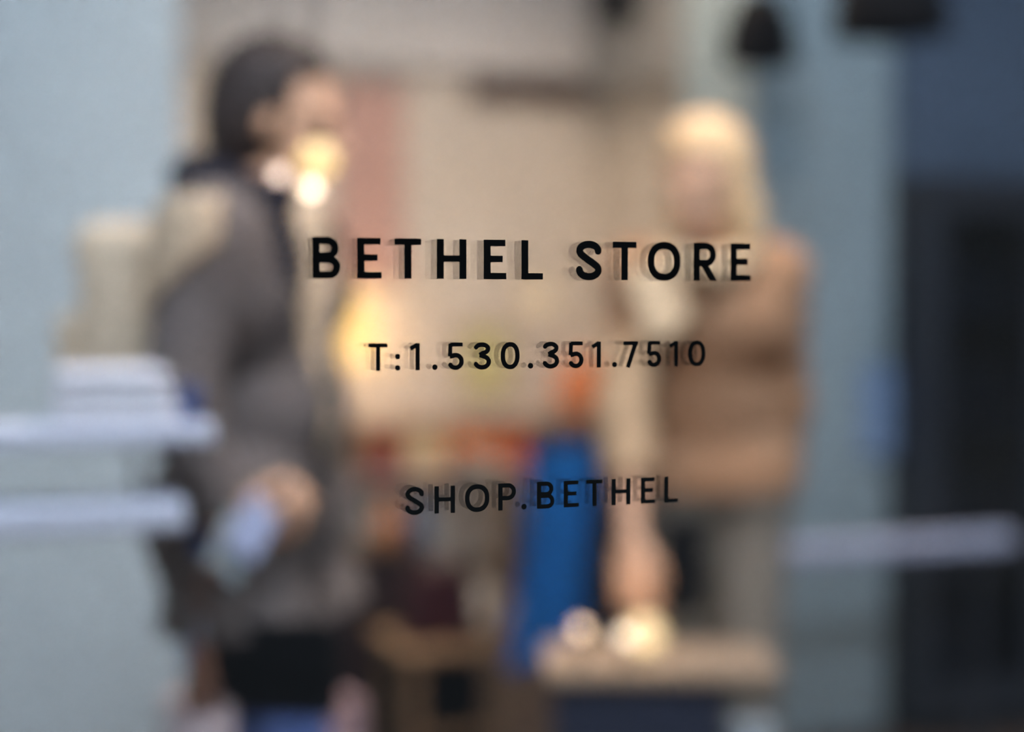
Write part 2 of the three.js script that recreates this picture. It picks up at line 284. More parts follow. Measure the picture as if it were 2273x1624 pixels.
// a hand: wrist, directions of fingers / palm / thumb, curl in radians per joint, side of the thumb
function handBones(wrist, along, palm, curl, side) {
  const A = V(...along).normalize(), P = V(...palm).addScaledVector(A, -V(...palm).dot(A)).normalize(), T = A.clone().cross(P).multiplyScalar(side), o = V(...wrist), out = [];
  const at = (a, t, p) => o.clone().addScaledVector(A, a).addScaledVector(T, t).addScaledVector(P, p).toArray();
  out.push(cap(at(0, 0, 0), at(0.035, 0, 0), 0.025, 0.023));
  for (let i = 0; i < 4; i++) out.push(cap(at(0.025, (1.3 - i) * 0.012, 0), at(0.085 - Math.abs(i - 1) * 0.004, (1.4 - i) * 0.0195, 0), 0.016, 0.0125));
  const len = [0.074, 0.082, 0.076, 0.06];
  for (let i = 0; i < 4; i++) {
    let p = V(...at(0.085 - Math.abs(i - 1) * 0.004, (1.4 - i) * 0.0195, 0)), ang = curl * 0.6;
    for (let s = 0; s < 3; s++) { const l = len[i] * [0.46, 0.3, 0.24][s], q = p.clone().addScaledVector(A, Math.cos(ang) * l).addScaledVector(P, Math.sin(ang) * l).addScaledVector(T, (1.5 - i) * 0.002); out.push(cap(p.toArray(), q.toArray(), 0.0095 - s * 0.0009, 0.0088 - s * 0.0009)); p = q; ang += curl; }
  }
  out.push(cap(at(0.02, 0.018, 0.004), at(0.05, 0.04, 0.014), 0.016, 0.0115), cap(at(0.05, 0.04, 0.014), at(0.076, 0.047, 0.027 + curl * 0.012), 0.0108, 0.0098), cap(at(0.076, 0.047, 0.027 + curl * 0.012), at(0.098, 0.044, 0.04 + curl * 0.018), 0.0098, 0.0085));
  return out;
}
// a head in its own frame: centre of the skull at 0, facing +z
function headField(fem) {
  const j = fem ? 0.93 : 1;
  return blend([ell([0, 0.02, -0.012], [0.074, 0.098, 0.094]), ell([0, -0.035, 0.025], [0.058 * j, 0.075, 0.062]), ell([0, -0.092, 0.052], [0.028 * j, 0.022, 0.028]), cap([0, 0.006, 0.082], [0, -0.03, 0.104], 0.009, 0.0135), ell([0, -0.062, 0.083], [0.022, 0.009, 0.01]), ell([0.03, 0.018, 0.075], [0.022, 0.008, 0.012]), ell([-0.03, 0.018, 0.075], [0.022, 0.008, 0.012]), ell([0.077, -0.008, -0.008], [0.009, 0.03, 0.018]), ell([-0.077, -0.008, -0.008], [0.009, 0.03, 0.018])], 0.018);
}
function placed(f, m) { const e = m.clone().invert().elements; return (x, y, z) => f(e[0] * x + e[4] * y + e[8] * z + e[12], e[1] * x + e[5] * y + e[9] * z + e[13], e[2] * x + e[6] * y + e[10] * z + e[14]); }
function person(label, at, turn, j) {
  const t = thing('person', label, 'person', at, turn), headM = new THREE.Matrix4().compose(V(...j.head), new THREE.Quaternion().setFromEuler(new THREE.Euler(j.nod, j.look, j.tilt ?? 0, 'YXZ')), V(1, 1, 1).multiplyScalar(j.headSize ?? 1));
  const S = j.fem ? 0.93 : 1, torso = [cap([-0.075, j.hipY, 0], [0.075, j.hipY, 0], 0.115), cap([-0.05, j.waist[1], j.waist[2]], [0.05, j.waist[1], j.waist[2]], 0.1 * S), cap([j.chest[0] - 0.085 * S, j.chest[1], j.chest[2]], [j.chest[0] + 0.085 * S, j.chest[1], j.chest[2]], 0.108 * S), cap([0, j.hipY, 0], j.waist, 0.1 * S), cap(j.waist, j.chest, 0.105 * S), cap(j.shoulder[0], j.shoulder[1], 0.058 * S), cap(j.chest, j.neck, 0.08, 0.055)];
  const arms = [0, 1].map((s) => [cap(j.shoulder[s], j.elbow[s], 0.05 * S, 0.041 * S), cap(j.elbow[s], j.wrist[s], 0.04 * S, 0.027 * S)]), legs = [0, 1].map((s) => [cap(j.hip[s], j.knee[s], 0.088, 0.058), cap(j.knee[s], j.ankle[s], 0.056, 0.038)]);
  const feet = [0, 1].map((s) => cap(j.ankle[s].map((v, i) => (i === 1 ? 0.045 : v)), [j.ankle[s][0], 0.035, j.ankle[s][2] + 0.15], 0.038, 0.033));
  const neck = cap(j.neck, V(0, -0.05, -0.012).applyMatrix4(headM).toArray(), 0.055 * S, 0.05 * S), hf = placed(headField(j.fem), headM);
  const hands = [0, 1].map((s) => handBones(j.wrist[s], ...j.hand[s], s === 0 ? 1 : -1));
  // one body: trunk and limbs at 12 mm, head and each hand on a finer grid of their own
  const trunk = blend([...torso, ...arms.flat(), ...legs.flat(), ...feet, neck], 0.04);
  const geos = [nets(trunk, [-0.48, -0.02, -0.3], [0.48, j.neck[1] + 0.13, 0.62], 0.012)];
  geos.push(nets(blend([hf, neck], 0.02), V(...j.head).addScalar(-0.155).toArray(), V(...j.head).addScalar(0.155).toArray(), 0.0042));
  for (const s of [0, 1]) { const w = V(...j.wrist[s]); geos.push(nets(blend([cap(j.elbow[s], j.wrist[s], 0.04 * S, 0.026 * S), ...hands[s]], 0.006), w.clone().addScalar(-0.2).toArray(), w.clone().addScalar(0.2).toArray(), 0.004)); }
  part('body', mergeGeometries(geos), M.skin, t);
  for (const s of [-1, 1]) { const e = V(0.03 * s, 0.004, 0.079).applyMatrix4(headM).toArray(); part('eye', new THREE.SphereGeometry(0.0095, 12, 8), mat([40, 30, 26], 0.25), t, e); }
  part('lips', new THREE.SphereGeometry(1, 14, 8).scale(0.021, 0.007, 0.008), mat([168, 96, 84], 0.6), t, V(0, -0.064, 0.089).applyMatrix4(headM).toArray());
  return { t, torso, arms, legs, feet, neck, headM, hf, S };
}

{ // man by the display stand
  const j = { head: [0.0, 1.592, 0.06], nod: 0.22, look: 0.2, headSize: 1.04, hipY: 0.93, waist: [0, 1.1, 0.03], chest: [0, 1.3, 0.01], neck: [0, 1.455, 0.01], shoulder: [[-0.16, 1.395, 0.01], [0.16, 1.395, 0.01]], elbow: [[-0.22, 1.125, -0.03], [0.215, 1.12, -0.05]], wrist: [[-0.205, 0.94, 0.04], [0.2, 0.88, 0.03]], hand: [[[0.05, 0.05, 1], [0.8, 0.6, -0.1], 0.75], [[-0.1, -1, 0.3], [-1, 0, 0], 0.5]], hip: [[-0.085, 0.9, 0], [0.085, 0.9, 0]], knee: [[-0.1, 0.5, 0.03], [0.11, 0.5, 0.02]], ankle: [[-0.11, 0.09, -0.03], [0.13, 0.09, 0.02]] };
  const p = person('man with dark brown hair in a taupe jacket and tan shawl, holding a pale leaflet', [0.455, 0, -1.62], 1.02, j), t = p.t;
  const sweater = blend([...p.torso, ell([-0.01, 1.41, 0.075], [0.07, 0.06, 0.05])], 0.05);
  part('sweater', nets(cut(grow(sweater, 0.012), (x, y) => Math.max(0.84 - y, y - 1.49)), [-0.34, 0.8, -0.25], [0.34, 1.52, 0.28], 0.012), cloth([240, 212, 178]), t);
  const trunk = blend([...p.torso, cap([-0.1, 0.74, 0.03], [0.1, 0.74, 0.03], 0.125), cap([-0.1, 0.93, 0.01], [0.1, 0.93, 0.01], 0.115)], 0.05), sleeves = p.arms.map((a) => blend(a, 0.03));
  const coat = (x, y, z) => { const q = trunk(x, y, z), r = Math.min(sleeves[0](x, y, z), sleeves[1](x, y, z)), k = 0.012 + 0.045 * Math.min(1, Math.max(0, (y - 1.2) / 0.16)); return smin(q, r, k); };
  const open = (x, y, z) => Math.min(Math.min(0.085, 0.014 + Math.max(0, y - 1.2) * 0.6) - Math.abs(x + 0.05), z - 0.02);
  const past = (s) => { const w = V(...j.wrist[s]), e = V(...j.elbow[s]), d = w.clone().sub(e).normalize(); return (x, y, z) => Math.min((x - w.x) * d.x + (y - w.y) * d.y + (z - w.z) * d.z + 0.012, 0.07 - Math.hypot(x - w.x, y - w.y, z - w.z)); };
  const c0 = past(0), c1 = past(1), wide = grow(coat, 0.02);
  const jacket = (x, y, z) => Math.max(wide(x, y, z), open(x, y, z), 0.755 - y, y - 1.475, c0(x, y, z), c1(x, y, z));
  part('jacket', nets(jacket, [-0.42, 0.7, -0.3], [0.42, 1.52, 0.36], 0.011), cloth([114, 104, 100]), t);
  const shawl = (x, y, z) => Math.max(wide(x, y, z) - 0.012, 1.335 + 0.8 * z - y, z - 0.05, y - 1.45, 0.1 - Math.hypot(x, z - 0.01) - (1.47 - y) * 2);
  part('shawl', nets(shawl, [-0.36, 1.15, -0.26], [0.36, 1.5, 0.3], 0.011), cloth([212, 188, 158]), t).userData.label = 'tan shawl over the shoulders';
  part('trousers', nets(cut(grow(blend([...p.legs.flat(), cap([-0.075, 0.93, 0], [0.075, 0.93, 0], 0.115)], 0.04), 0.014), (x, y) => Math.max(0.1 - y, y - 0.98)), [-0.3, 0.06, -0.2], [0.3, 1.02, 0.2], 0.012), cloth([112, 140, 208]), t);
  for (const s of [0, 1]) part('shoe', nets(cut(grow(p.feet[s], 0.016), (x, y) => -y + 0.002), [j.ankle[s][0] - 0.1, -0.02, j.ankle[s][2] - 0.1], [j.ankle[s][0] + 0.1, 0.14, j.ankle[s][2] + 0.25], 0.01), M.black, t);
  const hairF = placed((x, y, z) => Math.max(smin(ell([0, 0.026, -0.018], [0.088, 0.108, 0.106])(x, y, z), ell([0, -0.04, -0.055], [0.07, 0.07, 0.05])(x, y, z), 0.05), Math.min(z - 0.02 - Math.max(0, y - 0.06) * 1.6, 9), -0.105 - y), p.headM);
  part('hair', nets(hairF, V(...j.head).addScalar(-0.17).toArray(), V(...j.head).addScalar(0.17).toArray(), 0.006), M.brownHair, t);
  const scarf = part('scarf', new THREE.TorusGeometry(0.08, 0.05, 14, 32).rotateX(Math.PI / 2 + 0.35), cloth([24, 20, 34]), t, [-0.012, 1.462, 0.0]);
  part('scarf_end', new RoundedBoxGeometry(0.13, 0.18, 0.05, 3, 0.018), scarf.material, t, [-0.15, 1.39, 0.07]).rotation.set(-0.1, -0.95, 0.0);

  // what he carries
  const bp = thing('backpack', 'light tan backpack worn by the man in the taupe jacket', 'backpack', [0.468, 0.97, -1.62], 1.05);
  part('body', new RoundedBoxGeometry(0.3, 0.32, 0.14, 5, 0.06), cloth([238, 216, 186]), bp, [0, 0.26, -0.2]);
  part('front_pocket', new RoundedBoxGeometry(0.24, 0.2, 0.06, 4, 0.028), cloth([234, 212, 182]), bp, [0, 0.2, -0.285]);
  part('top_flap', new RoundedBoxGeometry(0.29, 0.1, 0.16, 4, 0.045), cloth([236, 214, 184]), bp, [0, 0.4, -0.195]);
  for (const s of [-1, 1]) part('strap', tube([[0.1 * s, 0.4, -0.14], [0.12 * s, 0.505, -0.06], [0.125 * s, 0.46, 0.09], [0.15 * s, 0.33, 0.125], [0.17 * s, 0.21, 0.03], [0.14 * s, 0.18, -0.14]], 0.007, 40), cloth([84, 76, 74]), bp);
  const cb = thing('crossbody_bag', 'black leather bag hanging below the hem of the taupe jacket', 'bag', [0.455, 0.6, -1.62], 1.02);
  part('body', new RoundedBoxGeometry(0.06, 0.145, 0.21, 4, 0.02), M.black, cb, [-0.19, 0.115, 0.115]);
  part('flap', new RoundedBoxGeometry(0.012, 0.085, 0.212, 3, 0.005), M.black, cb, [-0.222, 0.15, 0.115]);
  part('strap', tube([[-0.19, 0.17, 0.18], [-0.12, 0.4, 0.16], [-0.02, 0.6, 0.145], [0.09, 0.8, 0.1], [0.11, 0.85, 0.0], [0.04, 0.72, -0.13], [-0.12, 0.42, -0.15], [-0.2, 0.17, 0.01]], 0.006, 60), M.black, cb);
  const lf = thing('leaflet', 'pale folded paper leaflet in the man\'s hand', 'leaflet', [0.412, 0.945, -1.345], 0.35);
  part('front_page', new RoundedBoxGeometry(0.06, 0.1, 0.003, 1, 0.001).rotateZ(-0.75).rotateX(-0.35), mat([150, 160, 188], 0.7), lf, [0, 0, 0]);
  part('back_page', new RoundedBoxGeometry(0.06, 0.1, 0.003, 1, 0.001).rotateZ(-0.62).rotateX(-0.35), mat([160, 174, 178], 0.7), lf, [-0.03, -0.03, -0.012]);
}
{ // woman behind the table
  const j = { fem: true, head: [-0.01, 1.535, 0.175], nod: 0.3, look: -0.55, hipY: 0.92, waist: [0, 1.08, 0.02], chest: [0, 1.255, 0.075], neck: [0, 1.4, 0.115], shoulder: [[-0.15, 1.34, 0.1], [0.14, 1.345, 0.09]], elbow: [[-0.17, 1.06, 0.165], [0.17, 1.07, -0.01]], wrist: [[-0.155, 0.815, 0.275], [0.15, 0.85, -0.05]], hand: [[[0.1, -1, 0.35], [0.2, -0.3, -1], 0.25], [[-0.1, -1, 0], [-1, 0, 0.2], 0.4]], hip: [[-0.085, 0.89, 0], [0.085, 0.89, 0]], knee: [[-0.09, 0.49, 0.03], [0.09, 0.49, 0.03]], ankle: [[-0.09, 0.09, -0.02], [0.1, 0.09, 0]] };
  const at = [1.52, 0, -2.02], turn = -0.44, p = person('woman with golden hair and a brown jacket reaching down to the table', at, turn, j), t = p.t;
  const coat = blend([...p.torso, ...p.arms.flat()], 0.045);
  const side = (s) => { const w = V(...j.wrist[s]), e = V(...j.elbow[s]), d = w.clone().sub(e).normalize(), a = s ? 0.02 : 0.13; return (x, y, z) => (x - w.x) * d.x + (y - w.y) * d.y + (z - w.z) * d.z + a; };
  const c0 = side(0), c1 = side(1);
  const trim = (x, y, z) => Math.min(Math.max(c0(x, y, z), x + 0.115, 0), Math.max(c1(x, y, z), 0.17 - x, 0));
  const onSleeve = (x, y, z) => Math.min(p.arms[0][0](x, y, z), p.arms[0][1](x, y, z)) < 0.022 && y < 1.24 && x < -0.1;
  const jacket = (x, y, z) => { let d = grow(blend([...p.torso, ...p.arms[1], p.arms[0][0]], 0.035), 0.016)(x, y, z); if (x > 0.12 && y < 1) d = Math.max(d, c1(x, y, z)); return Math.max(d, 0.875 - y, y - 1.42, x < -0.11 && y < 1.2 ? 1.2 - y : -1); };
  part('jacket', nets(jacket, [-0.36, 0.84, -0.24], [0.4, 1.48, 0.34], 0.011), cloth([188, 142, 106]), t);
  const sl = cut(grow(blend([...p.arms[0]], 0.03), 0.022), (x, y, z) => Math.max(c0(x, y, z), y - 1.225));
  part('rolled_sleeve', nets(sl, [-0.32, 0.8, -0.02], [-0.04, 1.3, 0.36], 0.009), cloth([222, 186, 146]), t).userData.label = 'cream rolled-up sleeve';
  part('trousers', nets(cut(grow(blend([...p.legs.flat(), cap([-0.075, 0.92, 0], [0.075, 0.92, 0], 0.112)], 0.04), 0.014), (x, y) => Math.max(0.1 - y, y - 0.95)), [-0.3, 0.06, -0.2], [0.3, 1.0, 0.2], 0.012), cloth([150, 140, 126]), t);
  for (const s of [0, 1]) part('shoe', nets(cut(grow(p.feet[s], 0.016), (x, y) => -y + 0.002), [j.ankle[s][0] - 0.1, -0.02, j.ankle[s][2] - 0.1], [j.ankle[s][0] + 0.1, 0.14, j.ankle[s][2] + 0.25], 0.01), M.walnut, t);
  const hairF = placed((x, y, z) => Math.max(blend([ell([0, 0.028, -0.02], [0.092, 0.108, 0.108]), ell([0, -0.09, -0.055], [0.088, 0.12, 0.06]), ell([0.07, -0.1, -0.01], [0.032, 0.11, 0.05]), ell([-0.07, -0.1, -0.01], [0.032, 0.11, 0.05])], 0.03)(x, y, z), Math.min(z - 0.025 - Math.max(0, y - 0.05) * 1.7, 9)), p.headM);
  part('hair', nets(hairF, V(...j.head).addScalar(-0.24).toArray(), V(...j.head).addScalar(0.2).toArray(), 0.007), M.blondHair, t);
  const cream = cloth([246, 216, 176]);
  part('scarf', new THREE.TorusGeometry(0.08, 0.032, 12, 30).rotateX(Math.PI / 2 + 0.5), cream, t, [0, 1.395, 0.135]);
  part('scarf_end', new RoundedBoxGeometry(0.1, 0.17, 0.03, 3, 0.013), cream, t, [-0.105, 1.295, 0.2]).rotation.set(-0.15, 0, 0.35);
  const sb = thing('shoulder_bag', 'small black bag hanging in front of the woman in the brown jacket', 'bag', [1.52, 0.64, -2.02], turn);
  part('body', new RoundedBoxGeometry(0.085, 0.19, 0.06, 4, 0.02), M.black, sb, [-0.05, 0.1, 0.165]);
  part('strap', tube([[-0.09, 0.19, 0.18], [-0.13, 0.3, 0.2], [-0.12, 0.43, 0.212], [-0.05, 0.6, 0.228], [0.07, 0.74, 0.18], [0.105, 0.775, 0.08], [0.1, 0.6, -0.06], [0.13, 0.4, -0.12], [0.185, 0.27, 0.02], [-0.01, 0.19, 0.18]], 0.006, 70), M.black, sb);
}

// ---------------------------------------------------------------- table by the window and what stands on it
{
  const t = thing('display_table', 'tan wooden display table with dark navy cloth sides', 'table', [1.24, 0, -1.67], -0.35);
  part('table_top', new RoundedBoxGeometry(0.43, 0.03, 0.24, 2, 0.006), wood([196, 168, 140]), t, [0, 0.6, 0]);
  part('skirt_cloth', box(-0.2, 0.12, 0.06, 0.585, -0.105, 0.105, 0.01), cloth([44, 50, 70]), t);
  for (const [x, z] of [[-0.18, -0.09], [0.1, -0.09], [-0.18, 0.09], [0.1, 0.09]]) part('leg', cyl(x, 0, 0.06, z, 0.02), M.walnut, t);
}
function tableLight(x, y, z, r, stem, c, k, cd, label, name) {
  const t = thing(name, label, 'table light', [x, y, z], 0);
  part('foot', lathe([[0, 0], [0.02, 0], [0.02, 0.004], [0.006, 0.008], [0.005, stem - 0.006], [r * 0.6, stem], [0, stem]]), M.walnut, t);
  part('globe_bulb', new THREE.SphereGeometry(r, 26, 18), glow(c, k), t, [0, stem + r * 0.94, 0]);
  const l = new THREE.PointLight(rgb(255, 214, 160), cd, 0, 2); l.position.set(x, y + stem + r * 0.94, z); l.shadow.radius = r / 0.02; l.castShadow = true; l.name = 'globe'; scene.add(l);
}
tableLight(1.205, 0.615, -1.65, 0.036, 0.012, [255, 222, 166], 1.25, 0.02, 'large round glowing globe lamp on the display table', 'globe_lamp');
tableLight(1.078, 0.615, -1.655, 0.0125, 0.052, [255, 218, 180], 3.2, 0.005, 'small round light on a thin foot, at the left end of the display table', 'table_light');
tableLight(1.15, 0.615, -1.62, 0.0125, 0.04, [250, 228, 206], 3.0, 0.005, 'small round light on a thin foot, beside the large globe lamp', 'table_light');

// ---------------------------------------------------------------- small bulbs hanging over the man
function hungBulb(x, y, z, r, c, k, cd, label) {
  const t = thing('hanging_bulb', label, 'light bulb', [x, y, z], 0, 'bulbs hanging by the man');
  part('cord', cyl(0, r + 0.012, 3.3 - y, 0, 0.0016, 0.0016, 6), M.black, t);
  part('cap', cyl(0, r * 0.9, r + 0.008, 0, r * 0.3), M.walnut, t);
  part('glass_bulb', new THREE.SphereGeometry(r, 20, 14), glow(c, k), t);
  const l = new THREE.PointLight(rgb(255, 206, 150), cd, 0, 2); l.position.set(x, y, z); l.shadow.radius = r / 0.02; l.castShadow = true; l.name = 'bulb'; scene.add(l);
}
hungBulb(0.430, 1.467, -1.22, 0.011, [255, 228, 212], 2.3, 0.006, 'small whitish bulb, leftmost of three in front of the man\'s chin');
hungBulb(0.480, 1.450, -1.24, 0.0115, [255, 230, 200], 4.4, 0.006, 'small whitish bulb, lowest of three in front of the man\'s chin');
hungBulb(0.482, 1.488, -1.20, 0.028, [255, 218, 150], 1.25, 0.02, 'larger yellow bulb, highest of three in front of the man\'s chin');
{
  const t = thing('wall_sconce', 'yellow glowing cylinder lamp on the beige wall beside the man', 'wall lamp', [1.41, 1.05, -4.8]);
  part('back_plate', box(-0.03, 0.03, 0.05, 0.25, 0, 0.02, 0.006), M.walnut, t);
  part('arm', box(-0.01, 0.01, 0.14, 0.16, 0.02, 0.06), M.walnut, t);
  part('lamp_shade', new THREE.CylinderGeometry(0.05, 0.055, 0.25, 28), glow([255, 206, 120], 1.4), t, [0, 0.14, 0.11]);
  const l = new THREE.PointLight(rgb(255, 206, 150), 0.22, 0, 2); l.position.set(1.41, 1.19, -4.69); l.shadow.radius = 2.5; l.castShadow = true; l.name = 'sconce'; scene.add(l);
}

// ---------------------------------------------------------------- display stand by the glass, left
{
  const t = thing('display_stand', 'white metal display stand with two narrow shelves behind the man', 'display stand', [-0.12, 0, -1.27]);
  for (const x of [-0.36, 0.06]) part('post', cyl(x, 0, 1.28, -0.04, 0.013), M.paleSteel, t);
  part('base', box(-0.42, 0.12, 0, 0.02, -0.16, 0.12, 0.006), M.paleSteel, t);
  part('shelf', new RoundedBoxGeometry(0.84, 0.03, 0.12, 2, 0.006), M.paleSteel, t, [0.035, 1.1, 0]);
  part('shelf', new RoundedBoxGeometry(0.8, 0.04, 0.12, 2, 0.006), M.paleSteel, t, [0.015, 0.985, 0]);
  const say = ['folded white cloth, lowest of the pile on the upper white shelf', 'folded white cloth, middle of the pile on the upper white shelf', 'folded white cloth, topmost of the pile on the upper white shelf'];
  say.forEach((s, i) => one('folded_cloth', s, 'cloth', new RoundedBoxGeometry(0.17 - i * 0.01, 0.026, 0.1, 3, 0.01), cloth([248, 246, 252]), [0.205 - i * 0.004, 1.1152 + 0.0132 + i * 0.0264, -1.27], 'folded white cloths'));
  one('gift_box', 'small blue box beside the folded white cloths', 'box', new RoundedBoxGeometry(0.03, 0.05, 0.07, 2, 0.003), mat([58, 76, 122], 0.6), [0.305, 1.1153 + 0.025, -1.27]);
}

// ---------------------------------------------------------------- alcove: shelf on the back wall and its goods
{
  const t = thing('wall_shelf', 'pale wooden two-board shelf on the beige back wall', 'shelf', [1.94, 0, -4.67]);
  part('upper_board', box(-0.56, 0.56, 0.812, 0.836, -0.13, 0.12, 0.004), M.oak, t);
  part('lower_board', box(-0.56, 0.56, 0.625, 0.649, -0.13, 0.12, 0.004), mat([176, 160, 164], 0.7), t);
  for (const x of [-0.55, 0.55]) part('side', box(x - 0.01, x + 0.01, 0.649, 0.812, -0.13, 0.12), M.oak, t);
  const goods = (name, label, cat, x0, x1, y1, c, r = 0.012) => one(name, label, cat, new RoundedBoxGeometry(x1 - x0, y1 - 0.65, 0.18, 3, r), cloth(c), [(x0 + x1) / 2, (0.65 + y1) / 2, -4.65]);
  goods('storage_box', 'brick-red box at the left end of the wall shelf', 'box', 1.42, 1.55, 0.8, [168, 84, 68]);
  goods('storage_box', 'cream box between the brick-red box and orange blankets', 'box', 1.57, 1.72, 0.79, [255, 224, 176]);
  goods('folded_blanket', 'bright orange folded blanket beside the cream box', 'blanket', 1.74, 1.92, 0.8, [244, 138, 80], 0.03);
  goods('folded_blanket', 'rust-red folded blanket beside the dark box', 'blanket', 1.93, 2.1, 0.79, [220, 112, 72], 0.03);
  goods('storage_box', 'dark aubergine box at the right end of the wall shelf', 'box', 2.12, 2.38, 0.79, [58, 46, 56]);
  one('cushion', 'orange cushion standing on the upper board of the wall shelf', 'cushion', new THREE.SphereGeometry(0.5, 28, 18).scale(0.24, 0.24, 0.1), cloth([244, 154, 104]), [2.34, 0.956, -4.68]);
  const pl = thing('wall_plate', 'cream ceramic plate hung on the beige back wall', 'plate', [2.177, 1.31, -4.8]);
  part('dish', lathe([[0, 0.006], [0.05, 0.006], [0.078, 0.022], [0.08, 0.02], [0.055, 0], [0, 0]]).rotateX(Math.PI / 2), mat([250, 236, 208], 0.35), pl);
  part('hook', box(-0.006, 0.006, 0.075, 0.09, 0, 0.012), M.steel, pl);
  const fr = thing('framed_print', 'small olive-yellow print in a pale frame on the back wall', 'picture', [1.96, 1.06, -4.8]);
  part('frame', [box(-0.11, 0.11, 0.13, 0.145, 0, 0.018), box(-0.11, 0.11, -0.145, -0.13, 0, 0.018), box(-0.11, -0.095, -0.13, 0.13, 0, 0.018), box(0.095, 0.11, -0.13, 0.13, 0, 0.018)], M.oak, fr);
  part('print', box(-0.095, 0.095, -0.13, 0.13, 0, 0.01), mat([208, 204, 152], 0.8), fr);
  const wh = thing('wall_hanging', 'dusty pink cloth hanging on the back wall beside the man\'s face', 'wall hanging', [1.49, 0, -4.8]);
  part('rod', tube([[-0.16, 2.14, 0.02], [0.16, 2.14, 0.02]], 0.008, 2), M.walnut, wh);
  part('cloth', new RoundedBoxGeometry(0.27, 0.76, 0.012, 2, 0.004), cloth([214, 174, 162]), wh, [0, 1.756, 0.018]);
  const rl = thing('peg_rail', 'dark brown wooden peg rail high on the back wall', 'rail', [2.17, 2.13, -4.8]);
  part('board', box(-0.28, 0.28, -0.045, 0.045, 0, 0.025, 0.004), M.walnut, rl);
  for (let i = 0; i < 5; i++) part('peg', new THREE.CylinderGeometry(0.009, 0.012, 0.06, 10).rotateX(Math.PI / 2), M.walnut, rl, [-0.22 + i * 0.11, 0, 0.055]);
}

// ---------------------------------------------------------------- chair corner in the middle
{
  const t = thing('wooden_chair', 'tan wooden chair carrying a maroon handbag', 'chair', [1.24, 0, -2.92]);
  part('seat', new RoundedBoxGeometry(0.3, 0.03, 0.34, 2, 0.01), M.oak, t, [-0.05, 0.385, 0]);
  for (const z of [-0.14, 0.14]) { part('leg', box(-0.175, -0.14, 0, 0.37, z - 0.017, z + 0.017, 0.004), M.oak, t); part('back_post', box(0.05, 0.09, 0, 0.84, z - 0.018, z + 0.018, 0.004), M.oak, t); }
  part('top_rail', box(0.055, 0.085, 0.78, 0.84, -0.122, 0.122, 0.006), M.oak, t);
  part('back_slat', box(0.06, 0.08, 0.56, 0.62, -0.122, 0.122, 0.004), M.oak, t);
  part('stretcher', box(-0.14, 0.05, 0.16, 0.185, 0.13, 0.15), M.oak, t);
  // jacket folded over the chair's back
  const jk = thing('grey_jacket', 'stone-grey jacket draped over the back of the wooden chair', 'jacket', [1.31, 0, -2.92]);
  const drape = (sx, lo, wob) => { const g = new THREE.PlaneGeometry(0.34, 1, 22, 16), p = g.attributes.position; for (let i = 0; i < p.count; i++) { const z = p.getX(i), v = 0.5 - p.getY(i), bow = 0.024 + (sx > 0 ? 0.11 : 0.02) * v + 0.012 * Math.sin(z * 40 + wob + v * 2) * v; p.setXYZ(i, sx * bow, 0.852 - v * (0.852 - lo) - 0.012 * v * Math.cos(z * 25), z); } g.computeVertexNormals(); return g; };
  const gm = cloth([178, 158, 140]); gm.side = THREE.DoubleSide;
  part('front_panel', drape(-1, 0.62, 0), gm, jk); part('back_panel', drape(1, 0.44, 1.7), gm, jk);
  part('collar', new THREE.CapsuleGeometry(0.03, 0.28, 6, 14).rotateX(Math.PI / 2), gm, jk, [0, 0.853, 0]);
  const hb = thing('handbag', 'dark maroon handbag on the seat of the wooden chair', 'bag', [1.18, 0.4, -2.9]);
  part('body', new THREE.ExtrudeGeometry(new THREE.Shape([[-0.085, 0], [0.085, 0], [0.075, 0.1], [0.045, 0.17], [-0.045, 0.17], [-0.075, 0.1]].map((p) => new THREE.Vector2(...p))), { depth: 0.09, bevelEnabled: true, bevelSize: 0.012, bevelThickness: 0.014, bevelSegments: 3 }).translate(0, 0.012, -0.045), mat([60, 10, 22], 0.55), hb);
  part('handle', new THREE.TorusGeometry(0.042, 0.007, 8, 20, Math.PI), mat([40, 10, 16], 0.5), hb, [0, 0.19, 0]);
  one('storage_crate', 'black box standing under the wooden chair', 'box', new RoundedBoxGeometry(0.17, 0.33, 0.24, 3, 0.012), M.black, [1.195, 0.165, -2.92]);
  const cb = thing('low_cabinet', 'dark mahogany low cabinet left of the wooden chair', 'cabinet', [1.1, 0, -3.35]);
  part('body', box(-0.15, 0.15, 0.04, 0.565, -0.16, 0.15, 0.005), wood([56, 32, 32]), cb);
  const cd = part('door', box(-0.13, 0.13, 0.07, 0.53, 0.15, 0.166, 0.004), wood([50, 28, 29]), cb); part('knob', new THREE.SphereGeometry(0.012, 12, 8), M.steel, cd, [0.1, 0.34, 0.176]);
  part('top', box(-0.16, 0.16, 0.565, 0.585, -0.165, 0.17, 0.005), wood([50, 34, 34]), cb);
  part('plinth', box(-0.14, 0.14, 0, 0.04, -0.15, 0.13), M.black, cb);
  one('amber_vase', 'amber-brown vase on the dark mahogany cabinet', 'vase', lathe([[0, 0], [0.03, 0], [0.044, 0.04], [0.046, 0.07], [0.028, 0.11], [0.02, 0.13], [0.026, 0.145], [0.02, 0.145], [0.014, 0.13], [0, 0.12]]), mat([186, 118, 70], 0.3), [1.135, 0.585, -3.24]);
  one('blue_bottle', 'small dark blue bottle beside the amber vase', 'bottle', lathe([[0, 0], [0.028, 0], [0.032, 0.04], [0.03, 0.08], [0.012, 0.105], [0.012, 0.13], [0, 0.13]]), mat([36, 78, 124], 0.3), [1.23, 0.585, -3.24]);
}
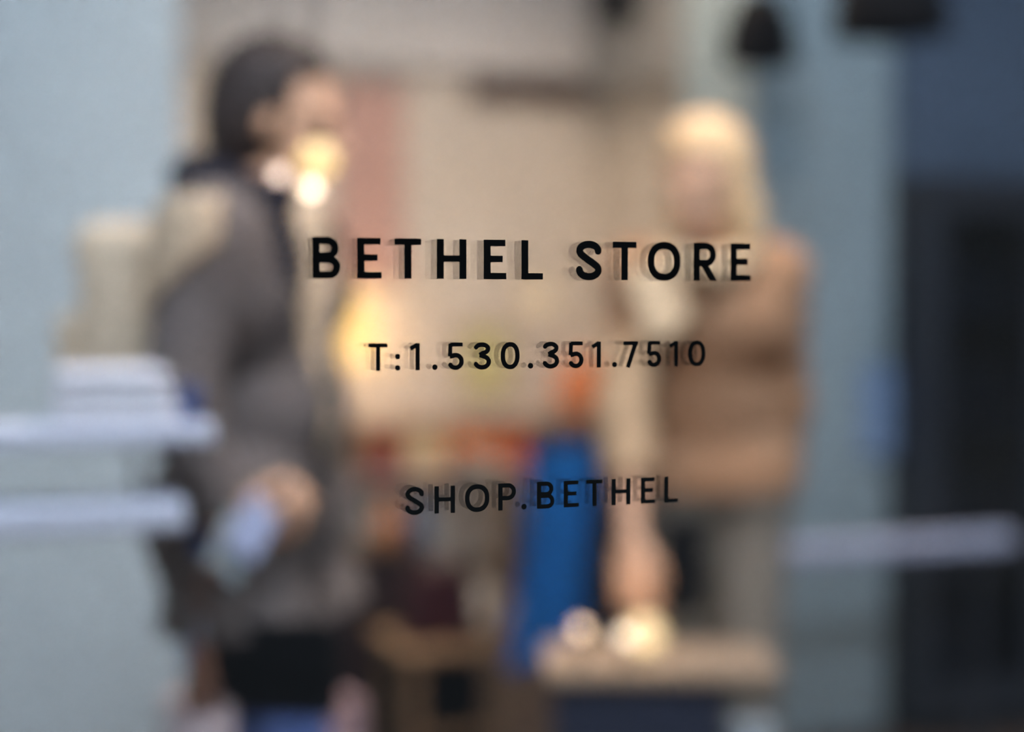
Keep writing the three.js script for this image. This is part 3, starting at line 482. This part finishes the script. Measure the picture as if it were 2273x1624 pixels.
{ // valet stand with the blue cloth
  const t = thing('valet_stand', 'low black stand holding the bright blue scarf', 'stand', [1.345, 0, -2.42]);
  part('post', cyl(0, 0.02, 0.95, 0, 0.011), M.black, t);
  part('top_bar', new RoundedBoxGeometry(0.2, 0.055, 0.06, 3, 0.018), mat([52, 44, 54], 0.7), t, [0.02, 0.965, 0]);
  part('base', new THREE.CylinderGeometry(0.11, 0.12, 0.02, 28), M.black, t, [0, 0.01, 0]);
  const sc = thing('scarf', 'bright blue scarf hanging in long folds from the black stand', 'scarf', [1.345, 0, -2.42]);
  const fall = (front, lo, w0, w1, dx) => { const g = new THREE.PlaneGeometry(1, 1, 30, 30), p = g.attributes.position; for (let i = 0; i < p.count; i++) { const u = p.getX(i), v = 0.5 - p.getY(i), w = w0 + (w1 - w0) * v; p.setXYZ(i, u * w + dx * v * v + 0.008 * Math.sin(v * 5 + u * 4), 0.945 - v * (0.945 - lo) + 0.02 * u * v, front * (0.036 + 0.012 * v + 0.011 * Math.sin(u * 21 + v * 1.5) * (0.3 + v))); } g.computeVertexNormals(); return g; };
  const bm = cloth([16, 120, 206]); bm.side = THREE.DoubleSide;
  part('front_fall', fall(1, 0.44, 0.12, 0.19, -0.07), bm, sc); part('back_fall', fall(-1, 0.5, 0.12, 0.16, -0.05), bm, sc);
  const nv = thing('navy_cloth', 'dark navy cloth hanging beside the bright blue scarf', 'cloth', [1.458, 0, -2.42]);
  const nm = cloth([34, 36, 58]); nm.side = THREE.DoubleSide;
  part('front_fall', fall(1, 0.47, 0.07, 0.1, 0.0), nm, nv); part('back_fall', fall(-1, 0.52, 0.07, 0.1, 0.0), nm, nv);
  part('wrap', new THREE.TorusGeometry(0.04, 0.014, 10, 24).scale(1.5, 0.8, 1).rotateX(Math.PI / 2), bm, sc, [0, 0.935, 0]);
}

// ---------------------------------------------------------------- right: handrail, dark cabinet, wall hook, boxes
{
  const t = thing('handrail', 'pale steel handrail in front of the pilaster and dark cabinet', 'rail', [2.33, 0, -2.62]);
  part('rail', new RoundedBoxGeometry(0.94, 0.055, 0.05, 3, 0.015), mat([176, 184, 208], 0.6), t, [0, 0.618, 0]);
  for (const x of [-0.36, 0.36]) { part('post', cyl(x, 0.01, 0.595, 0, 0.012), M.charcoal, t); part('foot', cyl(x, 0, 0.012, 0, 0.05), M.charcoal, t); }
  const c = thing('display_cabinet', 'tall dark cabinet with glazed doors against the slate-blue wall', 'cabinet', [3.07, 0, -3.1]);
  part('body', [box(-0.44, -0.4, 0.06, 1.66, 0.0, 0.28), box(0.4, 0.44, 0.06, 1.66, 0.0, 0.28), box(-0.4, 0.4, 1.6, 1.66, 0.0, 0.28), box(-0.4, 0.4, 0.06, 0.12, 0.0, 0.28), box(-0.4, 0.4, 0.12, 1.6, 0.0, 0.02)], M.charcoal, c);
  for (const y of [0.5, 0.9, 1.25]) part('shelf', box(-0.4, 0.4, y, y + 0.02, 0.02, 0.25), M.charcoal, c);
  for (const s of [-1, 1]) {
    const d = part('door', [box(s * 0.2 - 0.2, s * 0.2 - 0.155, 0.12, 1.6, 0.262, 0.285), box(s * 0.2 + 0.155, s * 0.2 + 0.2, 0.12, 1.6, 0.262, 0.285), box(s * 0.2 - 0.155, s * 0.2 + 0.155, 1.55, 1.6, 0.262, 0.285), box(s * 0.2 - 0.155, s * 0.2 + 0.155, 0.12, 0.17, 0.262, 0.285)], M.charcoal, c);
    part('pane', new THREE.PlaneGeometry(0.31, 1.38), new THREE.MeshPhysicalMaterial({ color: new THREE.Color().setRGB(0.4, 0.46, 0.55), roughness: 0.02, transmission: 1, thickness: 0, ior: 1.45 }), d, [s * 0.2, 0.86, 0.272]);
    part('knob', new THREE.SphereGeometry(0.012, 12, 8), M.steel, d, [s * 0.03, 0.86, 0.295]);
  }
  part('plinth', box(-0.42, 0.42, 0, 0.06, 0.0, 0.26), M.black, c);
  const n = thing('hanging_towel', 'blue towel hanging from a hook at the right edge of the pilaster', 'towel', [2.565, 0, -2.945]);
  part('cloth', new RoundedBoxGeometry(0.11, 0.27, 0.02, 3, 0.008), cloth([140, 166, 200]), n, [0, 0.965, 0]);
  part('loop', new THREE.TorusGeometry(0.018, 0.003, 6, 16), M.charcoal, n, [0, 1.116, 0]);
  part('hook', new THREE.CylinderGeometry(0.005, 0.005, 0.03, 8).rotateX(Math.PI / 2), M.steel, n, [0, 1.13, 0]);
  const gk = part('globe_knob', new THREE.SphereGeometry(0.032, 20, 14), mat([250, 250, 250], 0.3), c, [-0.01, 1.43, 0.325]); gk.userData.label = 'white globe knob';
  one('carton', 'tall pale grey carton standing at the right end of the display table', 'box', new RoundedBoxGeometry(0.085, 0.44, 0.07, 2, 0.006), mat([196, 208, 214], 0.8), [1.485, 0.22, -1.75]);
}
function paperBag(x, z, h, c, label) {
  const t = thing('paper_bag', label, 'bag', [x, 0, z], 0.2, 'pink paper bags on the floor');
  part('body', new RoundedBoxGeometry(0.17, h, 0.11, 2, 0.005), mat(c, 0.8), t, [0, h / 2, 0]);
  for (const s of [-1, 1]) part('handle', new THREE.TorusGeometry(0.035, 0.003, 6, 18, Math.PI), M.white, t, [0, h, s * 0.045]);
}
paperBag(0.515, -2.5, 0.40, [206, 184, 182], 'pale pink paper bag behind the man, below the tan backpack');
paperBag(0.76, -2.45, 0.38, [196, 164, 168], 'dusty pink paper bag to the right of the man\'s jeans');

{
  const st = thing('umbrella_stand', 'pale pink round umbrella stand at the man\'s back leg', 'umbrella stand', [0.325, 0, -1.3]);
  part('bin', lathe([[0, 0], [0.05, 0], [0.052, 0.01], [0.044, 0.3], [0.048, 0.69], [0.043, 0.69], [0.039, 0.3], [0.042, 0.02], [0, 0.02]]), mat([204, 188, 190], 0.6), st);
  const um = thing('umbrella', 'furled brown umbrella standing in the pale pink stand', 'umbrella', [0.325, 0.022, -1.3]);
  part('canopy', lathe([[0, 0.02], [0.008, 0.05], [0.02, 0.4], [0.024, 0.7], [0.01, 0.76], [0, 0.76]]), cloth([112, 78, 60]), um);
  part('shaft', cyl(0, 0.76, 0.8, 0, 0.006), M.steel, um);
  part('handle', tube([[0, 0.8, 0], [0, 0.85, 0], [0.018, 0.872, 0], [0.036, 0.85, 0]], 0.008, 20), M.walnut, um);
}

shade(scene);
renderer.render(scene, camera);
